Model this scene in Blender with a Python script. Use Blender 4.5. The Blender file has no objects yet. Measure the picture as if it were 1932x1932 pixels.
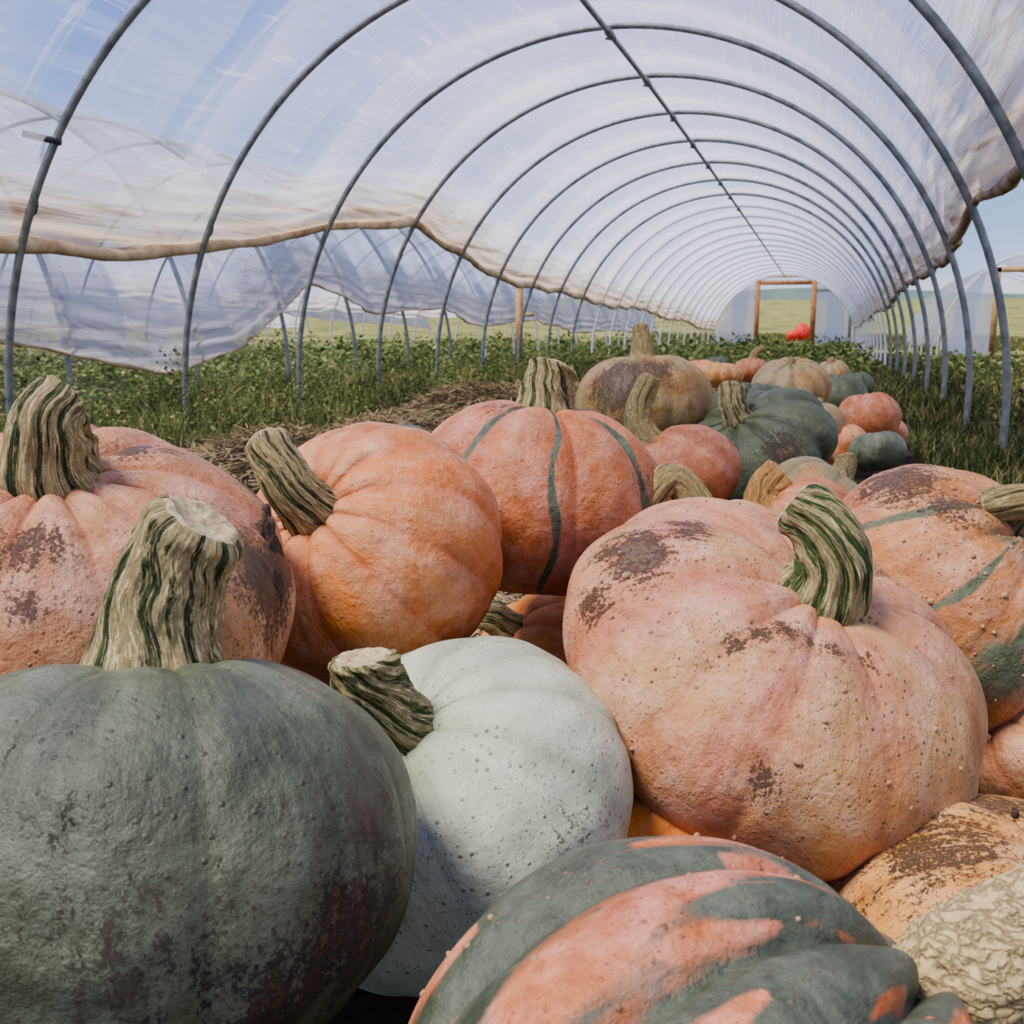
import bpy, math, random
import numpy as np
from mathutils import Vector, Matrix
rad=math.radians
rng=np.random.default_rng(11)
C=bpy.context.scene.collection
F=2003.0; H=0.70; PSI=rad(16.4); PIT=rad(10.63)
fwd=Vector((-math.sin(PSI)*math.cos(PIT), math.cos(PSI)*math.cos(PIT), -math.sin(PIT)))
rgt=Vector((math.cos(PSI), math.sin(PSI), 0)); upv=rgt.cross(fwd)
CAM=Vector((0,0,H))
def at(px,py,d): return CAM+rgt*((px-966)/F*d)+upv*((966-py)/F*d)+fwd*d
def ray(px,py): return (rgt*((px-966)/F)+upv*((966-py)/F)+fwd).normalized()
def depth(p): return (p-CAM).dot(fwd)

# ---------- helpers
def S(r,g,b):
    f=lambda c:(c/255/12.92 if c/255<=0.04045 else ((c/255+0.055)/1.055)**2.4)
    return (f(r),f(g),f(b),1)
def SR(r,g,b,s=1.24,k=.65):
    c=S(r,g,b); L=.3*c[0]+.59*c[1]+.11*c[2]
    return tuple(max(.004,(L+(x-L)*s)*k) for x in c[:3])+(1,)
def mesh(name,V,quads=None,tris=None,smooth=True):
    V=np.asarray(V,dtype=np.float32).reshape(-1,3)
    me=bpy.data.meshes.new(name)
    q=np.asarray(quads,dtype=np.int32).reshape(-1,4) if quads is not None and len(quads) else np.zeros((0,4),np.int32)
    t=np.asarray(tris,dtype=np.int32).reshape(-1,3) if tris is not None and len(tris) else np.zeros((0,3),np.int32)
    loops=np.concatenate([q.ravel(),t.ravel()])
    starts=np.concatenate([np.arange(len(q))*4, len(q)*4+np.arange(len(t))*3]).astype(np.int32)
    me.vertices.add(len(V)); me.vertices.foreach_set('co',V.ravel())
    me.loops.add(len(loops)); me.loops.foreach_set('vertex_index',loops)
    me.polygons.add(len(starts)); me.polygons.foreach_set('loop_start',starts)
    me.update(calc_edges=True); me.validate()
    if smooth: me.polygons.foreach_set('use_smooth',np.ones(len(me.polygons),dtype=bool))
    return me
def fattr(me,name,arr):
    a=me.attributes.new(name,'FLOAT','POINT'); a.data.foreach_set('value',np.asarray(arr,dtype=np.float32).ravel())
def vattr(me,name,arr):
    a=me.attributes.new(name,'FLOAT_VECTOR','POINT'); a.data.foreach_set('vector',np.asarray(arr,dtype=np.float32).ravel())
def obj(name,me,mat=None,parent=None,loc=None):
    o=bpy.data.objects.new(name,me); C.objects.link(o)
    if mat is not None:
        if isinstance(mat,(list,tuple)):
            for m in mat: me.materials.append(m)
        else: me.materials.append(mat)
    if parent: o.parent=parent
    if loc is not None: o.location=loc
    return o
def tag(o,label=None,cat=None,group=None,kind=None):
    if label:o['label']=label
    if cat:o['category']=cat
    if group:o['group']=group
    if kind:o['kind']=kind
    return o
def empty(name,loc):
    o=bpy.data.objects.new(name,None); C.objects.link(o); o.location=loc; o.empty_display_size=.05; return o
def gridfaces(nr,nc,wrap):
    i=np.arange(nr-1)[:,None]; j=np.arange(nc if wrap else nc-1)[None,:]
    a=i*nc+j; b=i*nc+(j+1)%nc; c=(i+1)*nc+(j+1)%nc; d=(i+1)*nc+j
    return np.stack([a,b,c,d],-1).reshape(-1,4)
def tube(path,r,n=12,caps=True):
    P=np.asarray(path,float); m=len(P)
    T=np.gradient(P,axis=0); T/=np.linalg.norm(T,axis=1)[:,None]
    ref=np.array([0,0,1.0]) if abs(T[0][2])<.9 else np.array([0,1.0,0])
    N=np.cross(T[0],ref); N/=np.linalg.norm(N); Ns=[N]
    for k in range(1,m):
        N=Ns[-1]-T[k]*np.dot(Ns[-1],T[k]); Ns.append(N/np.linalg.norm(N))
    Ns=np.array(Ns); B=np.cross(T,Ns); th=np.arange(n)*2*math.pi/n
    rr=np.broadcast_to(np.asarray(r,float),(m,)) if np.ndim(r)<=1 else r
    V=P[:,None,:]+rr[:,None,None]*(np.cos(th)[None,:,None]*Ns[:,None,:]+np.sin(th)[None,:,None]*B[:,None,:])
    V=V.reshape(-1,3); q=gridfaces(m,n,True); t=[]
    if caps:
        V=np.vstack([V,P[0],P[-1]])
        for j in range(n):
            t.append((len(V)-2,(j+1)%n,j)); t.append((len(V)-1,(m-1)*n+j,(m-1)*n+(j+1)%n))
    return V,q,np.array(t).reshape(-1,3)
def box(c,s):
    c=np.array(c,float); s=np.array(s,float)/2
    V=np.array([[x,y,z] for x in(-1,1) for y in(-1,1) for z in(-1,1)])*s+c
    q=[(0,1,3,2),(4,6,7,5),(0,4,5,1),(2,3,7,6),(0,2,6,4),(1,5,7,3)]
    return V,np.array(q)
def joinparts(parts):
    Vs=[];Q=[];T=[];o=0
    for p in parts:
        Vs.append(p[0]); Q.append(np.asarray(p[1]).reshape(-1,4)+o)
        if len(p)>2 and len(p[2]): T.append(np.asarray(p[2]).reshape(-1,3)+o)
        o+=len(p[0])
    return np.vstack(Vs),np.vstack(Q),(np.vstack(T) if T else None)

# ---------- material helper
class M:
    def __init__(s,name):
        s.m=bpy.data.materials.new(name); s.m.use_nodes=True; s.t=s.m.node_tree; s.t.nodes.clear()
        s.out=s.n('ShaderNodeOutputMaterial')
    def n(s,t,**k):
        x=s.t.nodes.new(t)
        for a,b in k.items(): setattr(x,a,b)
        return x
    def l(s,a,b): s.t.links.new(a,b)
    def set(s,sock,v):
        if isinstance(v,bpy.types.NodeSocket): s.l(v,sock)
        else: sock.default_value=v
    def noise(s,vec,scale,detail=4,rough=.55,dist=0):
        x=s.n('ShaderNodeTexNoise'); 
        if vec is not None: s.l(vec,x.inputs['Vector'])
        x.inputs['Scale'].default_value=scale; x.inputs['Detail'].default_value=detail
        x.inputs['Roughness'].default_value=rough; x.inputs['Distortion'].default_value=dist
        return x.outputs['Fac']
    def attr(s,name,which='Fac'):
        x=s.n('ShaderNodeAttribute'); x.attribute_name=name; return x.outputs[which]
    def mix(s,f,a,b):
        x=s.n('ShaderNodeMix',data_type='RGBA'); s.set(x.inputs[0],f); s.set(x.inputs[6],a); s.set(x.inputs[7],b); return x.outputs[2]
    def rng(s,v,a,b,c=0.,d=1.,smooth=False):
        x=s.n('ShaderNodeMapRange'); x.clamp=True
        if smooth: x.interpolation_type='SMOOTHSTEP'
        s.set(x.inputs[0],v); x.inputs[1].default_value=a; x.inputs[2].default_value=b
        s.set(x.inputs[3],c); s.set(x.inputs[4],d); return x.outputs[0]
    def math(s,op,a,b=0.):
        x=s.n('ShaderNodeMath',operation=op); s.set(x.inputs[0],a); s.set(x.inputs[1],b); return x.outputs[0]
    def bump(s,h,dist,strength=1.,normal=None):
        x=s.n('ShaderNodeBump'); s.l(h,x.inputs['Height']); x.inputs['Distance'].default_value=dist
        x.inputs['Strength'].default_value=strength
        if normal is not None: s.l(normal,x.inputs['Normal'])
        return x.outputs[0]
    def pbr(s,col,rough=.6,bump=None,metal=0.,spec=.5):
        p=s.n('ShaderNodeBsdfPrincipled'); s.set(p.inputs['Base Color'],col); s.set(p.inputs['Roughness'],rough)
        p.inputs['Metallic'].default_value=metal; p.inputs['Specular IOR Level'].default_value=spec
        if bump is not None: s.l(bump,p.inputs['Normal'])
        s.l(p.outputs[0],s.out.inputs[0]); return p
    def oc(s):
        return s.n('ShaderNodeTexCoord').outputs['Object']

def mat_rind(name,cA,cB,cS=SR(92,106,94),cG=None,streak=None,sfac=.4,dirt=S(54,40,28),speck=.5,mott=.5,rough=.47,big=5.,base_dirt=0.,spc=S(112,84,56),warp=.8,smear=S(128,98,64),soft=.14,bmp=1.):
    m=M(name); oc=m.oc(); mer=m.attr('mer','Vector')
    n1=m.noise(oc,big,5,.6,.4)
    col=m.mix(m.rng(n1,.36,.62,smooth=True),cA,cB)
    ns=m.noise(mer,2.2,6,.6,.3)
    if streak is not None:
        col=m.mix(m.rng(ns,.45,.64,0.,sfac),col,streak)
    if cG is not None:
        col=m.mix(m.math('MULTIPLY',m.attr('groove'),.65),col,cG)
    nm=m.noise(oc,38,6,.65)
    hs=m.n('ShaderNodeHueSaturation'); hs.inputs['Saturation'].default_value=1.08; hs.inputs['Value'].default_value=.56; m.l(col,hs.inputs['Color'])
    hl=m.n('ShaderNodeHueSaturation'); hl.inputs['Saturation'].default_value=.76; hl.inputs['Value'].default_value=1.25; m.l(col,hl.inputs['Color'])
    c0=col
    col=m.mix(m.rng(nm,.49,.70,0.,mott),c0,hs.outputs[0])
    nm2=m.noise(oc,15,8,.75)
    col=m.mix(m.rng(nm2,.46,.66,0.,mott*1.3),col,hl.outputs[0])
    nm3=m.noise(oc,8,7,.72,.6)
    col=m.mix(m.rng(nm3,.47,.68,0.,mott*1.1),col,hs.outputs[0])
    st=m.math('ADD',m.attr('stripe'),m.math('MULTIPLY',m.math('SUBTRACT',m.noise(mer,5,5,.6),.5),warp))
    st=m.math('ADD',st,m.math('MULTIPLY',m.math('SUBTRACT',m.noise(oc,60,5,.7),.5),.4))
    stc=m.mix(m.rng(nm,.4,.65),cS,m.mix(.30,cS,S(130,138,116)))
    col=m.mix(m.rng(st,.5-soft,.5+soft),col,stc)
    v=m.n('ShaderNodeTexVoronoi'); v.inputs['Scale'].default_value=120; v.inputs['Randomness'].default_value=1.; m.l(oc,v.inputs['Vector'])
    vr=m.n('ShaderNodeSeparateColor'); m.l(v.outputs['Color'],vr.inputs[0])
    vd=m.rng(v.outputs['Distance'],.10,.28,1.,0.)
    gate=m.math('MULTIPLY',m.rng(m.noise(oc,9,3),.42,.56),m.rng(vr.outputs[0],.5,.65))
    sp=m.math('MULTIPLY',m.math('MULTIPLY',vd,gate),speck)
    col=m.mix(sp,col,spc)
    v2=m.n('ShaderNodeTexVoronoi'); v2.inputs['Scale'].default_value=260; m.l(oc,v2.inputs['Vector'])
    vr2=m.n('ShaderNodeSeparateColor'); m.l(v2.outputs['Color'],vr2.inputs[0])
    vd2=m.math('MULTIPLY',m.rng(v2.outputs['Distance'],.12,.32,1.,0.),m.rng(vr2.outputs[0],.4,.6))
    col=m.mix(m.math('MULTIPLY',m.math('MULTIPLY',vd2,m.rng(m.noise(oc,13,3),.40,.54)),speck),col,S(60,48,36))
    nd=m.noise(oc,190,9,.9,.3); nd2=m.noise(mer,5,5,.65); nd3=m.noise(oc,24,5,.7)
    dsum=m.math('ADD',m.math('ADD',m.math('MULTIPLY',nd,.9),m.math('MULTIPLY',nd2,.34)),m.math('MULTIPLY',nd3,.26))
    dsum=m.math('ADD',dsum,m.math('MULTIPLY',m.attr('dirt'),.20))
    dsum=m.math('ADD',dsum,base_dirt-.01)
    sm=m.rng(dsum,.82,1.02,0.,.6); col=m.mix(sm,col,smear)
    df=m.rng(dsum,.90,.97,0.,.92)
    col=m.mix(df,col,m.mix(m.rng(nd2,.4,.6),dirt,S(88,66,42)))
    b=m.bump(m.noise(oc,26,4,.5),.009,.7*bmp)
    b=m.bump(nm2,.007,.8*bmp,b)
    b=m.bump(m.noise(oc,140,4,.6),.0018,.8*bmp,b)
    b=m.bump(ns,.006,.5,b)
    b=m.bump(m.math('ADD',sp,df),.0014,1.,b)
    m.pbr(col,m.rng(nm,.3,.7,rough-.10,rough+.16),b,0,.45)
    return m.m
def mat_stem(name,tan,tan2,green,th=.60,bs=1.,cks=8,crk=.8):
    m=M(name); sp=m.attr('sp','Vector'); oc=m.oc()
    n=m.noise(sp,2.6,5,.62,.5); f=m.noise(oc,170,6,.7,.5)
    col=m.mix(m.rng(f,.35,.65),tan,tan2)
    gg=m.mix(m.rng(m.noise(sp,6,4),.4,.6),green,m.mix(.35,green,S(104,124,60)))
    g=m.math('ADD',n,m.math('MULTIPLY',m.math('SUBTRACT',1.,m.attr('ridge')),.24))
    gm=m.rng(g,th,th+.035)
    v=m.noise(sp,cks,8,.72)
    cr=m.rng(v,.39,.45,crk,0.)
    col=m.mix(cr,col,S(76,64,40))
    islands=m.rng(m.noise(sp,11,5,.6),.54,.60,1.,.05)
    gm=m.math('MULTIPLY',gm,islands)
    col=m.mix(gm,col,gg)
    w=m.rng(v,.44,.54,0.,1.)
    b=m.bump(m.math('MULTIPLY',gm,-1.),.0035,.9); b=m.bump(w,.0034*bs,.9,b); b=m.bump(f,.0015*bs,.8,b)
    m.pbr(col,.75,b,0,.25); return m.m
def mat_cork(name):
    m=M(name); oc=m.oc()
    wp=m.n('ShaderNodeTexNoise'); m.l(oc,wp.inputs['Vector']); wp.inputs['Scale'].default_value=38; wp.inputs['Detail'].default_value=4
    va=m.n('ShaderNodeVectorMath',operation='MULTIPLY_ADD'); m.l(wp.outputs['Color'],va.inputs[0]); va.inputs[1].default_value=(.045,.045,.045); m.l(oc,va.inputs[2])
    mp=m.n('ShaderNodeMapping'); m.l(va.outputs[0],mp.inputs[0]); mp.inputs['Scale'].default_value=(.55,1,1.25); mp.inputs['Rotation'].default_value=(0,.3,.5)
    v=m.n('ShaderNodeTexVoronoi'); v.feature='DISTANCE_TO_EDGE'; v.inputs['Scale'].default_value=105; m.l(mp.outputs[0],v.inputs['Vector'])
    e=m.rng(v.outputs['Distance'],.0,.16)
    n=m.noise(mp.outputs[0],120,7,.7); f=m.noise(oc,260,6,.7,.5)
    col=m.mix(m.rng(f,.35,.65),SR(226,202,152,1.1,.92),SR(200,172,124,1.1,.88))
    col=m.mix(m.rng(e,0.,.4,.6,0.),col,S(118,96,62))
    b=m.bump(e,.0045,1.); b=m.bump(n,.0025,.8,b); b=m.bump(f,.001,.7,b)
    m.pbr(col,.75,b,0,.25); return m.m
def simple(name,c1,c2,scale=20,rough=.6,metal=0.,bump=.002,detail=5,spec=.4):
    m=M(name); oc=m.oc(); n=m.noise(oc,scale,detail,.6)
    m.pbr(m.mix(m.rng(n,.35,.65),c1,c2),rough,m.bump(n,bump,.7),metal,spec); return m.m

MT={}
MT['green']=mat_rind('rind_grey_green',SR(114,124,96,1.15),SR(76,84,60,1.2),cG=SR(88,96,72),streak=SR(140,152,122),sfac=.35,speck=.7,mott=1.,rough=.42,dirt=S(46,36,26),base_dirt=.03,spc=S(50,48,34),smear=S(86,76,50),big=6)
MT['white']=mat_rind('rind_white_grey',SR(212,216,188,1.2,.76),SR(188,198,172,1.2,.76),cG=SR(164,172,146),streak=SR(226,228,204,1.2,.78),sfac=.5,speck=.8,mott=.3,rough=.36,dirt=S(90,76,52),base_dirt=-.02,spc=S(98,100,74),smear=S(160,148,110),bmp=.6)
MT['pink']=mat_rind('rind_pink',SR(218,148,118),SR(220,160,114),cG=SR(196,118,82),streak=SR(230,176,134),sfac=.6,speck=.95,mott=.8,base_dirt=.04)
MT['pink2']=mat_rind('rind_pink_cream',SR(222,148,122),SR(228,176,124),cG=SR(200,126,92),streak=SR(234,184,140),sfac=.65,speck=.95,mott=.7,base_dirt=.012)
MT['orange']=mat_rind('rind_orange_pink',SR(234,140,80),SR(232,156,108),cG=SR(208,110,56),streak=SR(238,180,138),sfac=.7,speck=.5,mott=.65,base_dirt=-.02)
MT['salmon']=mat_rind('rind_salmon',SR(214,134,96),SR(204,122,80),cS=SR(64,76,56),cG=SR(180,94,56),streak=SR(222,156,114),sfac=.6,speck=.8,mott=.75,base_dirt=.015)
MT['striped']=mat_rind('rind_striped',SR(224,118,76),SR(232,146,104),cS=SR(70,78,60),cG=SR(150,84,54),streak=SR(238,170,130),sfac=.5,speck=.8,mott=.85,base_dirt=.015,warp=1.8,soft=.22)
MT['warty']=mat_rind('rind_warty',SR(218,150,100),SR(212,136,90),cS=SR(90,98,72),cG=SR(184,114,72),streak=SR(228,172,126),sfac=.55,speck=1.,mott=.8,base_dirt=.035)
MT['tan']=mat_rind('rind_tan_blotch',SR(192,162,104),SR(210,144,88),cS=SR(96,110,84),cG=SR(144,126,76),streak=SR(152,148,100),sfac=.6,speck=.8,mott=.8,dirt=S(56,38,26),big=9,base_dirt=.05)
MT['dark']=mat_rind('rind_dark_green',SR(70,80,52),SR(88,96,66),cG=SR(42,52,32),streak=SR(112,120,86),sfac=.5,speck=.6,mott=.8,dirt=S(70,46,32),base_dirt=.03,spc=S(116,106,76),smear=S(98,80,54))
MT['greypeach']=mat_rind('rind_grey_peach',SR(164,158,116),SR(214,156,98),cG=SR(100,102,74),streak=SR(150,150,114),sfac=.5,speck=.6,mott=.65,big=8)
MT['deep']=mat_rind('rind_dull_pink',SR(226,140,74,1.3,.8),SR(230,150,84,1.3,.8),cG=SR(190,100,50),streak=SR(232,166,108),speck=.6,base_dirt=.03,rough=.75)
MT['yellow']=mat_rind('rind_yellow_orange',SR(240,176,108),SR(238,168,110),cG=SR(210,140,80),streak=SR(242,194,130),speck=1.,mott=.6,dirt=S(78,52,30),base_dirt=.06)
ST={}
ST['tan']=mat_stem('stem_tan_green',SR(216,198,152,1.15,.86),SR(182,162,114,1.15,.80),S(28,40,22),.60)
ST['green']=mat_stem('stem_green',SR(214,200,152,1.15,.86),SR(180,164,116,1.15,.80),S(38,66,22),.57)
ST['dry']=mat_stem('stem_dry',SR(208,188,138,1.15,.84),SR(170,148,100,1.15,.78),S(80,74,42),.68)
ST['cork']=mat_cork('stem_cork')
ST['orange']=mat_stem('stem_orange',SR(226,176,112,1.1,.85),SR(208,150,88,1.1,.85),S(140,112,62),.76,1.,8,.4)
MT['wart']=simple('wart_cork',S(180,144,104),S(134,102,70),200,.75,bump=.001)
MT['cut']=simple('stem_cut',S(200,186,146),S(140,118,80),160,.8,bump=.003)
MT['soil']=simple('soil_clod',S(76,56,42),S(42,31,24),90,.95,bump=.008)

# ---------- pumpkins
def lump(P,seed,amp,fr):
    r=np.random.default_rng(seed); out=np.zeros(len(P))
    for k in range(7):
        d=r.normal(size=3); d/=np.linalg.norm(d); out+=np.sin(P@d*fr*r.uniform(.6,1.6)+r.uniform(0,6.28))
    return out*amp/2.6
def ico(n=1):
    import bmesh
    bm=bmesh.new(); bmesh.ops.create_icosphere(bm,subdivisions=n,radius=1)
    V=np.array([v.co[:] for v in bm.verts]); T=np.array([[v.index for v in f.verts] for f in bm.faces]); bm.free(); return V,T
ICO2=ico(2); ICO3=ico(3); ICO4=ico(4)
def pumpkin(cx,cy,a,ratio,W,sb,label,kind,ribs=11,dep=.05,stripes=(),swid=.05,blobs=(),warts=0,stem=None,seed=1,dim=.15,extra=None,bands=None,lab_stem=None,zs=.32):
    d=F*W/(2*a); R=W/2; b=R*ratio; cen=at(cx,cy,d)
    e=b*(1-dim)
    rd=ray(*sb); oc_=CAM-cen; B=oc_.dot(rd); disc=B*B-(oc_.dot(oc_)-e*e)
    if disc>0: pt=CAM+rd*(-B-math.sqrt(disc))
    else: pt=CAM+rd*(-B)
    ax=(pt-cen).normalized()
    z=ax; x=Vector((1,0,.01)); x=(x-z*x.dot(z)).normalized(); y=z.cross(x)
    Rm=Matrix((x,y,z)).transposed()
    big=a>200; nu,nv=(288,150) if big else ((160,80) if a>100 else (96,48))
    th=np.arange(nu)*2*math.pi/nu; t=np.linspace(.03,math.pi-.03,nv)
    rr=np.random.default_rng(seed)
    thw=th+.10*np.sin(2*th+rr.uniform(0,6))+.07*np.sin(3*th+rr.uniform(0,6))
    c=np.abs(np.cos(ribs*thw/2)); hump=c**.55
    TT,HH=np.meshgrid(t,hump,indexing='ij'); TT2,TH=np.meshgrid(t,th,indexing='ij')
    st=np.sin(TT)
    w=np.clip(1.25-.5*(TT/math.pi),.5,1.2)*np.clip(st*1.6,0,1)
    r=R*st**.88*(1-dep*(1-HH)*w*(.85+.3*np.sin(TH*1+seed)))
    zz=b*np.cos(TT)
    zz=zz-dim*b*np.exp(-(r/(.30*R))**2)*(TT<math.pi/2)+.25*b*np.exp(-(r/(.34*R))**2)*(TT>math.pi/2)
    zz=zz-b*dep*1.4*(1-HH)*np.exp(-((r/R-.35)/.3)**2)*(TT<math.pi/2)
    P=np.stack([r*np.cos(TH),r*np.sin(TH),zz],-1).reshape(-1,3)
    L=lump(P/R,seed,.024,2.6)+lump(P/R,seed+50,.010,9)+lump(P/R,seed+70,.004,22)
    P=P*(1+L[:,None])
    top=P[:nu].mean(0); bot=P[-nu:].mean(0)
    V=np.vstack([P,top,bot]); q=gridfaces(nv,nu,True)
    tr=[]
    for j in range(nu):
        tr.append((len(V)-2,(j+1)%nu,j)); tr.append((len(V)-1,(nv-1)*nu+j,(nv-1)*nu+(j+1)%nu))
    q=q[:,::-1]; tr=np.array([x[::-1] for x in tr])
    Rt=Rm.transposed()
    def hit(px,py):
        o=Rt@(CAM-cen); dd=Rt@ray(px,py); k=R/b
        o=Vector((o.x,o.y,o.z*k)); dd=Vector((dd.x,dd.y,dd.z*k)).normalized()
        B=o.dot(dd); ds=B*B-(o.dot(o)-R*R); h=o+dd*(-B-(math.sqrt(ds) if ds>0 else 0))
        return Vector((h.x,h.y,h.z/k))
    ang=np.concatenate([TH.ravel(),[0,0]]); tt=np.concatenate([TT.ravel(),[0,math.pi]])
    stripe=np.zeros(len(V)); wob=.04*np.sin(tt*5+seed)
    for s in stripes:
        p=hit(s[0],s[1])
        if len(s)>3:   # a blotch, not a meridian
            stripe=np.maximum(stripe,s[3]*np.exp(-(np.linalg.norm(V-np.array(p),axis=1)/(s[2]*W/(2*a)))**2)); continue
        a0=math.atan2(p.y,p.x); ww=s[2] if len(s)>2 else swid
        da=np.abs((ang-a0+wob+math.pi)%(2*math.pi)-math.pi)
        stripe=np.maximum(stripe,np.exp(-(da/ww)**2)*(.85+.15*np.sin(tt*9))*np.clip(tt*3,0,1))
    if bands is not None: stripe=np.maximum(stripe,bands(ang+np.interp(ang,np.append(th,2*math.pi),np.append(thw-th,(thw-th)[0])),tt,ribs))
    dirt=np.zeros(len(V))
    for (px,py,rad_,s_) in blobs:
        p=np.array(hit(px,py)); dirt=np.maximum(dirt,s_*np.exp(-(np.linalg.norm(V-p,axis=1)/(rad_*W/(2*a)))**2))
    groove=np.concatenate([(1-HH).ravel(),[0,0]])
    mer=np.stack([np.cos(ang)*3,np.sin(ang)*3,tt*.55],-1)
    nb=len(V); nq=len(q)
    allV=[V]; allT=[tr]; 
    if warts:
        wv,wt=ICO2; o=nb
        cand=rr.integers(nu*4,nu*(int(nv*.62)),warts)
        for k in cand:
            p=V[k]; n=p/np.array([R*R,R*R,b*b]); n/=np.linalg.norm(n)
            s=R*rr.uniform(.005,.014)*(1.8 if rr.random()<.14 else 1)
            vv=wv*s*rr.uniform(.75,1.25,(1,3)); vv=vv+lump(vv/s,int(k),.2,3)[:,None]*wv*s
            vv=vv+p-n*s*.1
            allV.append(vv); allT.append(wt+o); o+=len(wv)
    Vt=np.vstack(allV); Tt=np.vstack(allT)
    me=mesh('rind',Vt,q,Tt)
    ex=len(Vt)-nb; pad=lambda A:np.concatenate([A,np.zeros((ex,)+A.shape[1:])])
    fattr(me,'stripe',pad(stripe)); fattr(me,'dirt',pad(dirt)); fattr(me,'groove',pad(groove)); vattr(me,'mer',pad(mer))
    mi=np.zeros(len(me.polygons),dtype=np.int32); mi[nq+len(tr):]=1
    Wz=(V@np.array(Rm.transposed()))[:,2].min()
    root=empty('pumpkin',(cen.x,cen.y,cen.z+Wz))
    tag(root,label,'pumpkin','pumpkins heaped down the middle of the tunnel')
    ro=obj('rind',me,[MT[kind],MT['wart']],root); me.polygons.foreach_set('material_index',mi)
    ro.matrix_local=Matrix.Translation(cen-root.location)@Rm.to_4x4()
    sc=d/F
    if stem:
        smk,tip,r0,r1,tw,kk=stem[:6]; twist=stem[6] if len(stem)>6 else .5
        base=cen+Rm@Vector(top.tolist())
        dd=depth(base); ps=dd/F
        tipw=at(tip[0],tip[1],dd-tw*ps); Ln=(tipw-base).length
        P0=base-ax*Ln*.10; P1=base+ax*Ln*kk; P3=tipw; P2=P1.lerp(P3,.5)
        ns=80 if r0>35 else 34; nc=144 if r0>35 else 56
        s=np.linspace(0,1,ns); bz=lambda i:np.array({0:P0,1:P1,2:P2,3:P3}[i])
        path=((1-s)**3)[:,None]*bz(0)+(3*s*(1-s)**2)[:,None]*bz(1)+(3*s*s*(1-s))[:,None]*bz(2)+(s**3)[:,None]*bz(3)
        T=np.gradient(path,axis=0); T/=np.linalg.norm(T,axis=1)[:,None]
        N=np.cross(T[0],[0.3,1,.2]); N/=np.linalg.norm(N); Ns=[N]
        for k in range(1,ns):
            N=Ns[-1]-T[k]*np.dot(Ns[-1],T[k]); Ns.append(N/np.linalg.norm(N))
        Ns=np.array(Ns); Bn=np.cross(T,Ns)
        a2=np.arange(nc)*2*math.pi/nc; SS,AA=np.meshgrid(s,a2,indexing='ij')
        rad0=(r0*(1-SS)+r1*SS)*ps
        rad0=rad0*(1+.14*np.exp(-((SS-.06)/.10)**2)+.06*np.exp(-((SS-.90)/.08)**2)-.16*np.clip((SS-.92)/.08,0,1)**2)
        K=9 if r0>35 else 7
        a3=AA+twist*SS*1.6+.12*np.sin(3*AA+seed)+.05*np.sin(SS*14+seed)
        rid=np.abs(np.cos(K*a3/2))**.7
        fine=np.sin(K*3*a3+3*np.sin(SS*9))*.5
        rad1=rad0*(.93+(.09 if smk!='cork' else .035)*rid+(.018 if smk!='cork' else .008)*fine)
        X=np.stack([np.cos(AA)*3,np.sin(AA)*3,SS*3],-1).reshape(-1,3)
        rad1=rad1*(1+lump(X,seed+9,.045,1.2).reshape(rad1.shape)+lump(X,seed+19,.026,5).reshape(rad1.shape)+lump(X,seed+29,.018,13).reshape(rad1.shape))
        if smk=='cork': rad1=rad1*(np.clip((SS+.02)/.38,0,1)**.5)
        Vs=path[:,None,:]+rad1[...,None]*(np.cos(AA)[...,None]*Ns[:,None,:]+np.sin(AA)[...,None]*Bn[:,None,:])
        ratio_=Ln/(max(r0,1)*ps)
        spv=np.stack([np.cos(a3)*2.6,np.sin(a3)*2.6,SS*ratio_*zs],-1).reshape(-1,3)
        Vs=Vs.reshape(-1,3)-np.array(root.location)
        qs=gridfaces(ns,nc,True)
        rim=Vs[-nc:]; cc=rim.mean(0); Tn=T[-1]
        cap_in=r0<=35
        rid_=rid.ravel()
        def capgeom():
            rings=[rim]; 
            for f_,dz in ((.9,.05),(.78,.03),(.55,-.07),(.3,-.12),(.1,-.08)):
                ring=cc+(rim-cc)*f_+Tn*dz*r1*ps
                ring=ring+np.outer(lump((ring-cc)/(r1*ps),seed+3,.03,5.)*r1*ps,Tn)
                rings.append(ring)
            VV=np.vstack(rings+[cc[None]-Tn*.08*r1*ps]); qq=gridfaces(6,nc,True); t2=np.array([(len(VV)-1,5*nc+j,5*nc+(j+1)%nc) for j in range(nc)]); return VV,qq,t2
        cv,cq,ct=capgeom()
        if cap_in:
            o=len(Vs); V2=np.vstack([Vs,cv]); q2=np.vstack([qs,cq+o]); t2=ct+o
            mes=mesh('stem',V2,q2,t2); p2=lambda A:np.concatenate([A,np.tile(A[-1:],(len(cv),)+(1,)*(A.ndim-1))])
            fattr(mes,'ridge',p2(rid_)); vattr(mes,'sp',p2(spv)); obj('stem',mes,ST[smk],root)
        else:
            mes=mesh('stem',Vs,qs); fattr(mes,'ridge',rid_); vattr(mes,'sp',spv); so=obj('stem',mes,ST[smk],root)
            obj('cut_face',mesh('cut_face',cv,cq,ct),MT['cut'],so)
            if lab_stem: so['label']=lab_stem
    if extra: extra(root,cen,hit,Rm,sc)
    return root

def clods(specs):
    def f(root,cen,hit,Rm,sc):
        for (px,py,r,asp) in specs:
            p=cen+Rm@(hit(px,py)*1.0); V,T=ICO4
            vv=V*np.array([.42,.6,asp]); vv=vv*(1+lump(V,px,.22,3.2)[:,None]+lump(V,py,.10,9)[:,None]+lump(V,py+3,.07,24)[:,None])*r*sc
            o=obj('soil_clod',mesh('soil_clod',vv,None,T),MT['soil'],root); o.location=p-root.location
            o['label']='dark clod of soil stuck to the rind'
    return f

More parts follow.
